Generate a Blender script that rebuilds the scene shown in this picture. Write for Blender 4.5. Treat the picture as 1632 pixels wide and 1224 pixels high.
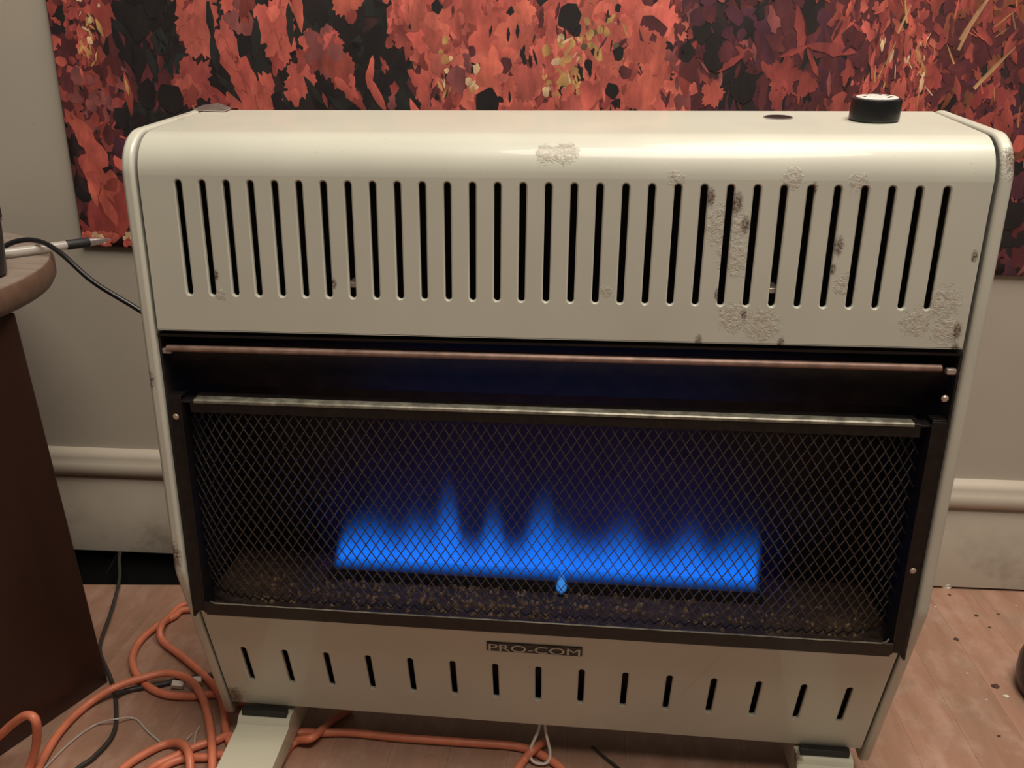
import bpy, math, random
from mathutils import Vector, Matrix

for o in list(bpy.data.objects):
    bpy.data.objects.remove(o, do_unlink=True)
scene = bpy.context.scene
COL = scene.collection

# ------------------------------------------------------------------ camera
FPX = 1389.46
CAM = Vector((.0321, -.7087, .7125))
PITCH, YAW, ROLL = .3359, -.0838, -.0116
_cp, _sp, _cy, _sy = math.cos(PITCH), math.sin(PITCH), math.cos(YAW), math.sin(YAW)
FWD = Vector((_sy*_cp, _cy*_cp, -_sp))
_rt = Vector((_cy, -_sy, 0))
_dn = FWD.cross(_rt)
RIGHT = _rt*math.cos(ROLL) + _dn*math.sin(ROLL)
DOWN = -_rt*math.sin(ROLL) + _dn*math.cos(ROLL)
cd = bpy.data.cameras.new('camera')
cd.sensor_fit = 'HORIZONTAL'
cd.sensor_width = 36.0
cd.lens = FPX/1632*36.0
cd.clip_start = .01
cam = bpy.data.objects.new('camera', cd)
COL.objects.link(cam)
m = Matrix.Identity(4)
for i in range(3):
    m[i][0] = RIGHT[i]; m[i][1] = -DOWN[i]; m[i][2] = -FWD[i]; m[i][3] = CAM[i]
cam.matrix_world = m
scene.camera = cam

# ------------------------------------------------------------------ world, lights, exposure
world = bpy.data.worlds.new('room_ambient')
scene.world = world
world.use_nodes = True
bg = world.node_tree.nodes['Background']
bg.inputs[0].default_value = (1.0, .89, .76, 1)
bg.inputs[1].default_value = .10
def area_light(name, loc, target, size, power, color):
    l = bpy.data.lights.new(name, 'AREA')
    l.shape = 'DISK'; l.size = size; l.energy = power; l.color = color
    o = bpy.data.objects.new(name, l); COL.objects.link(o)
    o.location = loc
    o.rotation_euler = (Vector(target)-Vector(loc)).to_track_quat('-Z', 'Y').to_euler()
    return o
area_light('ceiling_light', (.60, .02, 2.30), (.25, .02, .3), .90, 24.0, (1.0, .89, .765))
area_light('ceiling_light_room', (.25, -.68, 2.30), (0, .1, .4), 1.0, 36.0, (1.0, .89, .765))
scene.view_settings.view_transform = 'Standard'
scene.view_settings.look = 'None'
scene.view_settings.gamma = 1.0
scene.view_settings.use_curve_mapping = False
scene.view_settings.exposure = 0.0

WALL_Y, WALL_K = .4758, .0255          # back wall: y = WALL_Y + WALL_K * x
def ray(u, v):
    return FWD + RIGHT*((u-816)/FPX) + DOWN*((v-612)/FPX)
def on_wall(u, v, off=0.0):
    d = ray(u, v)
    t = (WALL_Y - off + WALL_K*CAM.x - CAM.y)/(d.y - WALL_K*d.x)
    return CAM + d*t
def on_floor(u, v, z=0.0):
    d = ray(u, v)
    return CAM + d*((z-CAM.z)/d.z)

# ------------------------------------------------------------------ mesh helpers
class MB:
    def __init__(s):
        s.v = []; s.f = []; s.c = []
    def add(s, vs, fs, col=None):
        b = len(s.v)
        s.v += [tuple(p) for p in vs]
        for f in fs:
            s.f.append(tuple(b+i for i in f)); s.c.append(col)
    def box(s, x0, x1, y0, y1, z0, z1):
        s.add([(x0,y0,z0),(x1,y0,z0),(x1,y1,z0),(x0,y1,z0),(x0,y0,z1),(x1,y0,z1),(x1,y1,z1),(x0,y1,z1)],
              [(0,3,2,1),(4,5,6,7),(0,1,5,4),(1,2,6,5),(2,3,7,6),(3,0,4,7)])
    def prism(s, poly, axis, a, b):
        # poly: list of 2D points, extruded along axis ('x','y','z') between a and b
        n = len(poly)
        def mk(p, q):
            if axis == 'x': return (q, p[0], p[1])
            if axis == 'y': return (p[0], q, p[1])
            return (p[0], p[1], q)
        vs = [mk(p, a) for p in poly] + [mk(p, b) for p in poly]
        fs = [tuple(range(n-1, -1, -1)), tuple(range(n, 2*n))]
        fs += [(i, (i+1) % n, n+(i+1) % n, n+i) for i in range(n)]
        s.add(vs, fs)
    def sheet(s, prof, x0, x1):
        # profile of (y,z) points swept along x
        n = len(prof)
        vs = [(x0, p[0], p[1]) for p in prof] + [(x1, p[0], p[1]) for p in prof]
        s.add(vs, [(i, n+i, n+i+1, i+1) for i in range(n-1)])
    def tube(s, pts, r, seg=8, cap=True):
        pts = [Vector(p) for p in pts]
        n = len(pts)
        rs = r if isinstance(r, (list, tuple)) else [r]*n
        vs = []; up = Vector((0, 0, 1))
        t0 = (pts[1]-pts[0]).normalized()
        nrm = t0.cross(up)
        if nrm.length < 1e-4: nrm = t0.cross(Vector((1, 0, 0)))
        nrm.normalize()
        for i, p in enumerate(pts):
            t = (pts[min(i+1, n-1)]-pts[max(i-1, 0)]).normalized()
            nrm = (nrm - t*nrm.dot(t))
            if nrm.length < 1e-6: nrm = t.orthogonal()
            nrm.normalize()
            b = t.cross(nrm)
            for k in range(seg):
                a = 2*math.pi*k/seg
                vs.append(p + (nrm*math.cos(a) + b*math.sin(a))*rs[i])
        fs = []
        for i in range(n-1):
            for k in range(seg):
                fs.append((i*seg+k, i*seg+(k+1) % seg, (i+1)*seg+(k+1) % seg, (i+1)*seg+k))
        if cap:
            fs.append(tuple(range(seg-1, -1, -1)))
            fs.append(tuple((n-1)*seg+k for k in range(seg)))
        s.add(vs, fs)
    def lathe(s, prof, origin, axis=Vector((0, 0, 1)), seg=32):
        # prof: list of (radius, height) bottom to top, closed with caps
        axis = Vector(axis).normalized()
        u = axis.orthogonal().normalized(); w = axis.cross(u)
        o = Vector(origin); vs = []
        for r, h in prof:
            for k in range(seg):
                a = 2*math.pi*k/seg
                vs.append(o + axis*h + (u*math.cos(a)+w*math.sin(a))*r)
        n = len(prof); fs = []
        for i in range(n-1):
            for k in range(seg):
                fs.append((i*seg+k, i*seg+(k+1) % seg, (i+1)*seg+(k+1) % seg, (i+1)*seg+k))
        fs.append(tuple(range(seg-1, -1, -1)))
        fs.append(tuple((n-1)*seg+k for k in range(seg)))
        s.add(vs, fs)
    def build(s, name, mat, parent=None, smooth=False, bevel=0, solid=0, angle=40):
        me = bpy.data.meshes.new(name)
        me.from_pydata(s.v, [], s.f)
        me.update()
        o = bpy.data.objects.new(name, me)
        COL.objects.link(o)
        if mat: me.materials.append(mat)
        if any(c is not None for c in s.c):
            at = me.color_attributes.new('print', 'FLOAT_COLOR', 'CORNER')
            k = 0
            for f, c in zip(s.f, s.c):
                for q in range(len(f)):
                    cc = c[q] if isinstance(c[0], tuple) else c
                    at.data[k].color = (*cc, 1); k += 1
        if solid:
            md = o.modifiers.new('thickness', 'SOLIDIFY'); md.thickness = solid; md.offset = -1
        if bevel:
            md = o.modifiers.new('edge', 'BEVEL'); md.width = bevel; md.segments = 3
            md.limit_method = 'ANGLE'; md.angle_limit = math.radians(40)
        if smooth or bevel:
            for p in me.polygons: p.use_smooth = True
            try: me.set_sharp_from_angle(angle=math.radians(angle))
            except Exception: pass
        if parent: o.parent = parent
        return o

def spline(pts, per=8):
    pts = [Vector(p) for p in pts]
    out = []
    for i in range(len(pts)-1):
        p0 = pts[max(i-1, 0)]; p1 = pts[i]; p2 = pts[i+1]; p3 = pts[min(i+2, len(pts)-1)]
        for k in range(per):
            t = k/per
            out.append(.5*((2*p1)+(p2-p0)*t+(2*p0-5*p1+4*p2-p3)*t*t+(3*p1-p0-3*p2+p3)*t**3))
    out.append(pts[-1])
    return out
def empty(name, loc=(0, 0, 0)):
    o = bpy.data.objects.new(name, None); COL.objects.link(o); o.location = loc
    o.empty_display_size = .05
    return o
def tag(o, label, cat, group=None):
    o['label'] = label; o['category'] = cat
    if group: o['group'] = group
    return o
def struct(o):
    o['kind'] = 'structure'; return o

# ------------------------------------------------------------------ materials
class NT:
    def __init__(s, name):
        s.m = bpy.data.materials.new(name); s.m.use_nodes = True
        s.t = s.m.node_tree; s.t.nodes.clear()
        s.out = s.n('ShaderNodeOutputMaterial')
    def n(s, typ, **kw):
        nd = s.t.nodes.new(typ)
        for k, v in kw.items(): setattr(nd, k, v)
        return nd
    def l(s, a, b): s.t.links.new(a, b)
    def val(s, sock, v):
        if hasattr(v, 'is_linked'): s.l(v, sock)
        else: sock.default_value = v
    def math(s, op, a, b=None, c=None, clamp=False):
        nd = s.n('ShaderNodeMath', operation=op, use_clamp=clamp)
        s.val(nd.inputs[0], a)
        if b is not None: s.val(nd.inputs[1], b)
        if c is not None: s.val(nd.inputs[2], c)
        return nd.outputs[0]
    def coord(s, kind='Object'): return s.n('ShaderNodeTexCoord').outputs[kind]
    def mapping(s, vec, scale=(1, 1, 1), rot=(0, 0, 0), loc=(0, 0, 0)):
        nd = s.n('ShaderNodeMapping'); s.l(vec, nd.inputs[0])
        nd.inputs[1].default_value = loc; nd.inputs[2].default_value = rot; nd.inputs[3].default_value = scale
        return nd.outputs[0]
    def noise(s, vec, scale, detail=3, rough=.5, dist=0):
        nd = s.n('ShaderNodeTexNoise'); s.l(vec, nd.inputs['Vector'])
        nd.inputs['Scale'].default_value = scale; nd.inputs['Detail'].default_value = detail
        nd.inputs['Roughness'].default_value = rough; nd.inputs['Distortion'].default_value = dist
        return nd.outputs[0]
    def ramp(s, fac, stops, interp='LINEAR'):
        nd = s.n('ShaderNodeValToRGB'); s.l(fac, nd.inputs[0])
        cr = nd.color_ramp; cr.interpolation = interp
        while len(cr.elements) < len(stops): cr.elements.new(.5)
        for e, (p, c) in zip(cr.elements, stops):
            e.position = p
            e.color = (*c, 1) if isinstance(c, tuple) else (c, c, c, 1)
        return nd.outputs[0]
    def rng(s, v, a, b, c=0., d=1.):
        nd = s.n('ShaderNodeMapRange', clamp=True); s.val(nd.inputs[0], v)
        for i, q in enumerate((a, b, c, d)): nd.inputs[1+i].default_value = q
        return nd.outputs[0]
    def mix(s, fac, a, b):
        nd = s.n('ShaderNodeMix', data_type='RGBA')
        s.val(nd.inputs[0], fac)
        for sk, v in ((nd.inputs[6], a), (nd.inputs[7], b)):
            if hasattr(v, 'is_linked'): s.l(v, sk)
            else: sk.default_value = (*v, 1)
        return nd.outputs[2]
    def bump(s, h, strength=.3, dist=.001):
        nd = s.n('ShaderNodeBump'); s.l(h, nd.inputs['Height'])
        nd.inputs['Strength'].default_value = strength; nd.inputs['Distance'].default_value = dist
        return nd.outputs[0]
    def pbr(s, col, rough=.5, metal=0., normal=None, coat=0., spec=.5, trans=0.):
        p = s.n('ShaderNodeBsdfPrincipled')
        if hasattr(col, 'is_linked'): s.l(col, p.inputs['Base Color'])
        else: p.inputs['Base Color'].default_value = (*col, 1)
        s.val(p.inputs['Roughness'], rough); s.val(p.inputs['Metallic'], metal)
        p.inputs['Coat Weight'].default_value = coat
        p.inputs['Specular IOR Level'].default_value = spec
        p.inputs['Transmission Weight'].default_value = trans
        if normal: s.l(normal, p.inputs['Normal'])
        s.l(p.outputs[0], s.out.inputs[0])
        return s.m

def simple(name, col, rough=.5, metal=0., nscale=60, var=.25, bump=0., **kw):
    t = NT(name); c = t.coord()
    nz = t.noise(c, nscale, 4, .6)
    col2 = tuple(x*(1-var) for x in col); col3 = tuple(min(1, x*(1+var)) for x in col)
    cc = t.ramp(nz, [(.3, col2), (.7, col3)])
    nb = t.bump(nz, bump, .001) if bump else None
    return t.pbr(cc, rough, metal, nb, **kw)

CREAM = (.53, .535, .455)
def enamel(name, flakes, rusts, col=CREAM):
    t = NT(name); c = t.coord()
    def field(spots, sq=1.0):
        acc = None
        cc = c if sq == 1.0 else t.mapping(c, (1, 1, sq))
        for (x, y, z, r) in spots:
            d = t.n('ShaderNodeVectorMath', operation='DISTANCE')
            t.l(cc, d.inputs[0]); d.inputs[1].default_value = (x, y, z*sq)
            w = t.rng(d.outputs['Value'], r, r*.25, 0, 1)
            acc = w if acc is None else t.math('MAXIMUM', acc, w)
        return acc
    soft = t.noise(c, 9, 3, .5)
    base = t.ramp(soft, [(.3, tuple(x*.93 for x in col)), (.7, tuple(min(1, x*1.04) for x in col))])
    fine = t.noise(c, 210, 5, .75, .3)
    grime = t.noise(c, 420, 2, .5)
    base = t.mix(t.rng(grime, .70, .76, 0, .35), base, (.20, .15, .09))
    h = t.math('MULTIPLY', t.noise(c, 500, 2, .5), .02)
    rough = .40
    if flakes:
        fl = field(flakes)
        fm = t.rng(t.math('MULTIPLY', fl, fine), .38, .56, 0, 1)
        vor = t.n('ShaderNodeTexVoronoi'); t.l(c, vor.inputs['Vector']); vor.inputs['Scale'].default_value = 260
        pale = t.mix(vor.outputs['Color'], (.45, .36, .28), (.60, .54, .46))
        base = t.mix(t.math('MULTIPLY', fm, .55), base, pale)
        h = t.math('ADD', h, t.math('MULTIPLY', fm, t.math('ADD', fine, .2)))
    if rusts:
        rs = field(rusts, .5)
        rm = t.rng(t.math('MULTIPLY', rs, t.noise(c, 420, 5, .85)), .36, .56, 0, 1)
        base = t.mix(rm, base, (.10, .040, .018))
        h = t.math('SUBTRACT', h, t.math('MULTIPLY', rm, .5))
    return t.pbr(base, rough, 0, t.bump(h, .6, .0016), coat=.25)

def wood(name, c1, c2, scale, grain=(1, 14, 1), rough=.45, stain=None, detail=5):
    t = NT(name); c = t.coord()
    nz = t.noise(t.mapping(c, grain), scale, detail, .6, .5)
    oi = t.n('ShaderNodeObjectInfo')
    col = t.ramp(nz, [(.25, c1), (.75, c2)])
    hs = t.n('ShaderNodeHueSaturation'); t.l(col, hs.inputs['Color'])
    t.l(t.rng(oi.outputs['Random'], 0, 1, .92, 1.06), hs.inputs['Value'])
    col = hs.outputs[0]
    if stain:
        g = t.n('ShaderNodeNewGeometry')
        st = t.noise(g.outputs['Position'], 11, 5, .62)
        col = t.mix(t.rng(st, .5, .68, 0, .55), col, stain)
        st3 = t.noise(t.mapping(g.outputs['Position'], (1, .6, 1), (0, 0, 0), (3, 5, 1)), 26, 5, .7)
        col = t.mix(t.rng(st3, .48, .7, 0, .6), col, (.45, .30, .235))
        st2 = t.noise(g.outputs['Position'], 70, 4, .7)
        col = t.mix(t.rng(st2, .64, .74, 0, .5), col, tuple(x*.4 for x in stain))
    return t.pbr(col, rough, 0, t.bump(nz, .12, .001))

M = {}
M['enamel_lower'] = enamel('cream_enamel_lower', [(-.33, .05, .07, .03)], [(-.335, .055, .065, .022)])
M['enamel_side'] = enamel('cream_enamel_side', [(.352, .006, .655, .03), (-.35, .1, .69, .04)],
                          [(.352, .005, .655, .018), (-.35, .12, .69, .016), (-.353, .0, .455, .012), (-.353, .0, .275, .02)])
M['enamel_foot'] = enamel('cream_enamel_foot', [], [(.27, .05, .05, .02)], (.54, .52, .40))
M['black_paint'] = simple('black_heat_paint', (.012, .011, .011), .5, .0, 80, .4, .1)
M['firebox'] = simple('sooty_firebox_metal', (.022, .018, .016), .55, .3, 45, .5, .1)
M['guard'] = simple('dark_rusty_guard', (.014, .011, .010), .42, .4, 120, .45, .1)
M['mesh'] = simple('worn_expanded_mesh', (.085, .067, .048), .36, .6, 240, .5, .1)
M['rust_rail'] = simple('rusty_pink_rail', (.25, .16, .125), .5, .3, 60, .35, .05)
M['black_plastic'] = simple('black_plastic', (.008, .008, .009), .32, 0, 60, .3)
M['dark_rubber'] = simple('dark_rubber', (.012, .012, .013), .6, 0, 60, .3)
M['steel'] = simple('brushed_steel', (.55, .54, .52), .3, .9, 150, .15)
M['bright_metal'] = simple('bright_screw_metal', (.5, .42, .36), .4, .6, 150, .2)
M['orange'] = simple('orange_vinyl', (.64, .195, .105), .42, 0, 40, .15)
M['white_plastic'] = simple('white_plastic', (.62, .57, .5), .4, 0, 60, .1)
M['grey_cable'] = simple('dark_grey_cable', (.03, .028, .026), .5, 0, 60, .2)
M['plaster'] = simple('chipped_plaster', (.62, .6, .53), .8, 0, 200, .15, .4)
M['crumb'] = simple('dark_crumb', (.06, .03, .02), .8, 0, 200, .3, .3)
M['void'] = simple('subfloor_painted_shade', (.006, .005, .005), .95, 0, 30, .4)  # near black, paints the shade in the gap beside the wall
M['wall'] = None

t = NT('painted_wall'); c = t.coord()
nz = t.noise(c, 3, 4, .55); fz = t.noise(c, 160, 3, .6)
col = t.ramp(nz, [(.3, (.385, .345, .285)), (.7, (.43, .39, .325))])
col = t.mix(t.rng(t.noise(c, 55, 4, .7), .70, .76, 0, .4), col, (.2, .16, .12))
M['wall'] = t.pbr(col, .62, 0, t.bump(fz, .12, .001))
t = NT('painted_baseboard'); c = t.coord()
nz = t.noise(c, 6, 4, .55); fz = t.noise(t.mapping(c, (1, 1, 3)), 90, 4, .65)
col = t.ramp(nz, [(.3, (.42, .37, .30)), (.7, (.48, .43, .355))])
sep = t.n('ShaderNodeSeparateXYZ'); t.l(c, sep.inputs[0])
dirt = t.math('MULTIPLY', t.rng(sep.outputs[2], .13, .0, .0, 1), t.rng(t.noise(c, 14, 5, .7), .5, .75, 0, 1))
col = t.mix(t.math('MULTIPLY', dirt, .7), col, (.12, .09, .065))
M['baseboard'] = t.pbr(col, .5, 0, t.bump(fz, .1, .001))
M['plank'] = wood('worn_red_brown_floor', (.27, .142, .092), (.37, .215, .150), 7, (7, 1, 1), .45, (.24, .175, .13))
M['tabletop'] = wood('grey_brown_tabletop', (.18, .135, .108), (.29, .235, .195), 9, (1, 10, 1), .5)
M['table_edge'] = wood('brown_table_edge', (.085, .048, .032), (.145, .088, .058), 12, (1, 8, 4), .5)
M['table_body'] = wood('dark_brown_cabinet', (.022, .008, .005), (.040, .016, .010), 5, (3, 3, .6), .42)
t = NT('clear_plastic_wire'); M['clear'] = t.pbr((.8, .78, .72), .15, 0, None, trans=.6)

# ------------------------------------------------------------------ setting
def wall_pt(x, off, z): return (x, WALL_Y + WALL_K*x - off, z)
mb = MB()
x0, x1 = -2.6, 2.6
mb.add([wall_pt(x0, 0, .002), wall_pt(x1, 0, .002), wall_pt(x1, 0, 2.45), wall_pt(x0, 0, 2.45),
        wall_pt(x0, -.1, .002), wall_pt(x1, -.1, .002), wall_pt(x1, -.1, 2.45), wall_pt(x0, -.1, 2.45)],
       [(0, 1, 2, 3), (7, 6, 5, 4), (0, 4, 5, 1), (3, 2, 6, 7), (0, 3, 7, 4), (1, 5, 6, 2)])
wall = struct(mb.build('wall_back', M['wall']))
# baseboard: tall flat board with a moulded cap
prof = [(0, .004), (.015, .004), (.015, .128), (.0125, .1315), (.0125, .1345), (.019, .1365), (.0215, .141), (.022, .149),
        (.020, .156), (.0165, .160), (.0165, .164), (.013, .170), (.008, .1735), (0, .1745)]
mb = MB(); n = len(prof)
mb.add([wall_pt(x0, p[0], p[1]) for p in prof] + [wall_pt(x1, p[0], p[1]) for p in prof],
       [(i, i+1, n+i+1, n+i) for i in range(n-1)] + [tuple(range(n)), tuple(range(2*n-1, n-1, -1))])
struct(mb.build('baseboard_back', M['baseboard'], smooth=True, angle=50))
# floor: sub floor with separate boards running towards the wall
mb = MB(); mb.box(-2.55, 2.55, -2.2, .58, -.14, -.10)
mb.add([wall_pt(-2.55, .001, -.1), wall_pt(2.55, .001, -.1), wall_pt(2.55, .001, .0045), wall_pt(-2.55, .001, .0045)], [(0, 1, 2, 3)])  # upright sheet added to keep the gap under the baseboard dark
floor = struct(mb.build('floor', M['void']))
rnd = random.Random(4)
PW = .0655
for k in range(-45, 31):
    xa = .4905 + k*PW
    if xa < -2.5 or xa > 2.45: continue
    def endy(x, lim=xa):
        e_ = WALL_Y + WALL_K*x - .004
        return e_ if (lim > -.36 or lim < -.82) else .3604 + .0975*(x+.61)
    cut = rnd.uniform(-.75, .02)
    for (ya, yb, yc) in ((-2.2, cut-.0004, cut-.0004), (cut+.0004, endy(xa), endy(xa+PW))):
        mb = MB(); zt_ = rnd.uniform(-.00012, .00006); xw = PW-.0002
        mb.prism([(0, ya), (xw, ya), (xw, yc), (0, yb)], 'z', -.012, zt_)
        p = mb.build('plank', M['plank'], floor)
        p.location = (xa+.00015, 0, 0)
        p.rotation_euler = (0, 0, 0)

# ------------------------------------------------------------------ gas heater
heater = empty('gas_heater', (0, .07, 0))
tag(heater, 'old cream enamel gas space heater with blue flames behind a dark mesh guard', 'heater')
OFF = Vector((0, .07, 0))
def hpart(mb, name, mat, parent=None, **kw):
    o = mb.build(name, mat, None, **kw)
    if parent is None:
        o.parent = heater; o.location = -OFF
    else:
        o.parent = parent
    return o

W = .34
def slotted(mb, n, sx, sw, t0, t1, s0, s1, f, w=W, rim=.0011, rimd=.0008, deep=.0035, k=5):
    # plate between -w..w and t0..t1 with n round ended slots; f(x, t, depth) gives the 3D point
    pitch = 2*sx/(n-1)
    r = sw/2
    def hole(cx, rr):
        pts = []
        for j in range(k+1):                         # top arc right -> left
            a = math.pi*j/k
            pts.append((cx+rr*math.cos(a), s1-r+rr*math.sin(a)))
        for j in range(k+1):                         # bottom arc left -> right
            a = math.pi + math.pi*j/k
            pts.append((cx+rr*math.cos(a), s0+r+rr*math.sin(a)))
        return pts
    for i in range(n):
        cx = -sx + pitch*i
        xl, xr = cx-pitch/2, cx+pitch/2
        if i == 0: xl = -w
        if i == n-1: xr = w
        outer = [(xr+(xl-xr)*j/k, t1) for j in range(k+1)] + [(xl+(xr-xl)*j/k, t0) for j in range(k+1)]
        rings = [[f(p[0], p[1], 0) for p in outer], [f(p[0], p[1], 0) for p in hole(cx, r+rim)],
                 [f(p[0], p[1], rimd) for p in hole(cx, r)], [f(p[0], p[1], deep) for p in hole(cx, r)]]
        vs = sum(rings, []); N = 2*k+2; fs = []
        for a in range(3):
            for j in range(N):
                j2 = (j+1) % N
                fs.append((a*N+j, a*N+j2, (a+1)*N+j2, (a+1)*N+j))
        mb.add(vs, fs)
    return mb

# hood: slotted front, rounded bend and top in one sheet
ZB, ZT, ZC, RB = .5054, .6386, .6386, .034
SL = math.radians(6.2)
arc = []
for j in range(15):
    a = math.pi - (math.pi/2 - SL)*j/14
    arc.append((RB + RB*math.cos(a), ZC + RB*math.sin(a)))
TOP_BACK = (.150, arc[-1][1] + (.150-arc[-1][0])*math.tan(SL))
def top_pt(x, y): return Vector((x, y, arc[-1][1] + (y-arc[-1][0])*math.tan(SL)))
TOPN = Vector((0, -math.sin(SL), math.cos(SL)))
FL = [(.143, 0, .605, .040), (.150, 0, .580, .035), (.155, .0, .53, .030), (.178, 0, .524, .034), (.240, 0, .560, .022), (.318, 0, .548, .034), (.300, 0, .530, .028), (.325, 0, .525, .03),
      (-.003, .003, .659, .022), (.012, .004, .660, .025), (.050, 0, .548, .012), (-.28, 0, .535, .012), (.1, .0, .640, .015), (.19, 0, .642, .02), (.24, 0, .64, .018)]
RS = [(.128, 0, .626, .009), (.149, 0, .622, .011), (.157, 0, .605, .009), (.140, 0, .548, .006), (.231, 0, .590, .010), (.229, 0, .572, .006), (.333, 0, .524, .009), (-.2825, 0, .552, .006),
      (.163, 0, .532, .006), (-.018, .002, .6635, .004), (.128, 0, .508, .007), (.195, 0, .508, .007), (.336, 0, .585, .006), (-.18, 0, .5475, .006), (.334, 0, .508, .008), (.207, 0, .635, .006)]
M['enamel_hood'] = enamel('cream_enamel_hood', FL, RS)
mb = MB()
slotted(mb, 31, .307, .0056, ZB, ZT, .5375, .6350, lambda x, t, d: (x, d, t))
mb.sheet(arc + [TOP_BACK, (TOP_BACK[0]+.002, TOP_BACK[1]-.02)], -W, W)
mb.sheet([(.010, ZB+.001), (.001, ZB), (0, ZB+.0006), (0, ZB+.001)], -W, W)
hood = hpart(mb, 'hood', M['enamel_hood'], smooth=True, angle=35)

# side cheeks with rounded front corner
for s in (-1, 1):
    prof = [(.156, .04)]
    prof += [(.156, TOP_BACK[1]-.004), (.154, TOP_BACK[1]+.001)]
    for (y, z) in reversed(arc):
        a = Vector((y-RB, z-ZC)).normalized()*.0022
        prof.append((y+a.x, z+a.y))
    prof += [(-.0022, .262), (-.0012, .256), (.0005, .250), (.0655, .036), (.068, .032), (.072, .031)]
    mb = MB()
    xa, xb = sorted((s*.3432, s*.3535))
    mb.prism(prof, 'x', xa, xb)
    hpart(mb, 'side_panel', M['enamel_side'], bevel=.003)

# sloping lower panel with 15 slots
A, B = Vector((0, .0137, .2073)), Vector((0, .0599, .055))
D = (B-A); LN = D.length; D.normalize()
NRM = Vector((0, -D.z, D.y)); NRM = NRM if NRM.y > 0 else -NRM     # pointing into the heater
def low(x, t, d): p = B - D*t + NRM*d; return (x, p.y, p.z)
mb = MB()
slotted(mb, 15, .3086, .0062, 0, LN, LN*(1-.732), LN*(1-.372), low)
p0, p1 = low(0, 0, 0), low(0, 0, .02)
mb.sheet([(p1[1], p1[2]), (p0[1]+.0008, p0[2]-.0008), (p0[1], p0[2])], -W, W)
lower = hpart(mb, 'lower_panel', M['enamel_lower'], smooth=True, angle=35)

# badge with raised lettering
mb = MB()
tb = .152 - 0
def lowbox(mb, xa, xb, ta, tb, d0, d1):
    mb.add([low(xa, ta, d0), low(xb, ta, d0), low(xb, tb, d0), low(xa, tb, d0), low(xa, ta, d1), low(xb, ta, d1), low(xb, tb, d1), low(xa, tb, d1)],
           [(0, 1, 2, 3), (7, 6, 5, 4), (0, 4, 5, 1), (3, 2, 6, 7), (0, 3, 7, 4), (1, 5, 6, 2)])
BT = LN*(1-.185); BH = .0068
lowbox(mb, -.0515, .0435, BT-BH, BT+BH, -.0012, .0)
badge = hpart(mb, 'badge', M['black_paint'], lower, bevel=.0004)
fc = bpy.data.curves.new('badge_letters', 'FONT')
fc.body = 'PRO-COM'; fc.align_x = 'CENTER'; fc.align_y = 'CENTER'; fc.extrude = .0003; fc.size = 1.0
tmp = bpy.data.objects.new('tmp_text', fc); COL.objects.link(tmp)
bpy.context.view_layer.update()
dg = bpy.context.evaluated_depsgraph_get()
me = bpy.data.meshes.new_from_object(tmp.evaluated_get(dg))
bpy.data.objects.remove(tmp, do_unlink=True)
xs = [v.co.x for v in me.vertices]; ys = [v.co.y for v in me.vertices]
for v in me.vertices:
    u = (v.co.x-min(xs))/(max(xs)-min(xs)); q = (v.co.y-min(ys))/(max(ys)-min(ys))
    pt = low(-.0495+.091*u, BT-BH*.78+BH*1.5*q, -.0013-(.0004 if v.co.z > 0 else 0))
    v.co = pt
me.materials.clear(); me.materials.append(M['enamel_lower'])
lt = bpy.data.objects.new('badge_letters', me); COL.objects.link(lt); lt.parent = lower

# inner housing: back sheet, liner and top baffle
mb = MB()
mb.box(-.343, .343, .148, .151, .045, .675)
hpart(mb, 'back_panel', M['black_paint'])
mb = MB()
mb.box(-.343, .343, .004, .134, .4985, .501)                 # shelf below the slots
mb.box(-.343, .343, .06, .063, .5, .66)                      # baffle behind the slots
hpart(mb, 'baffle', M['black_paint'])
mb = MB()
mb.box(-.343, .343, .125, .128, .205, .498)                  # firebox back
mb.box(-.343, -.341, .004, .125, .205, .498)
mb.box(.341, .343, .004, .125, .205, .498)
mb.add([(-.341, .02, .495), (.341, .02, .495), (.341, .125, .455), (-.341, .125, .455)], [(0, 1, 2, 3)])
mb.add([(-.341, .034, .205), (.341, .034, .205), (.341, .078, .06), (-.341, .078, .06)], [(0, 1, 2, 3)])  # dark sheets added behind the lower slots so the openings stay black
mb.add([(-.341, .078, .06), (.341, .078, .06), (.341, .13, .06), (-.341, .13, .06)], [(0, 1, 2, 3)])
firebox = hpart(mb, 'firebox', M['firebox'])
t = NT('rusty_crusted_tray'); c = t.coord()
nz = t.noise(c, 130, 5, .7); big = t.noise(c, 22, 3, .5)
col = t.ramp(nz, [(.35, (.035, .02, .014)), (.58, (.10, .058, .035)), (.72, (.28, .2, .11))])
col = t.mix(t.rng(big, .4, .6, 0, .6), col, (.03, .018, .013))
M['tray'] = t.pbr(col, .85, 0, t.bump(nz, .9, .006))
mb = MB(); mb.box(-.340, .340, .016, .125, .200, .211)
tray = hpart(mb, 'firebox_tray', M['tray'])
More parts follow.
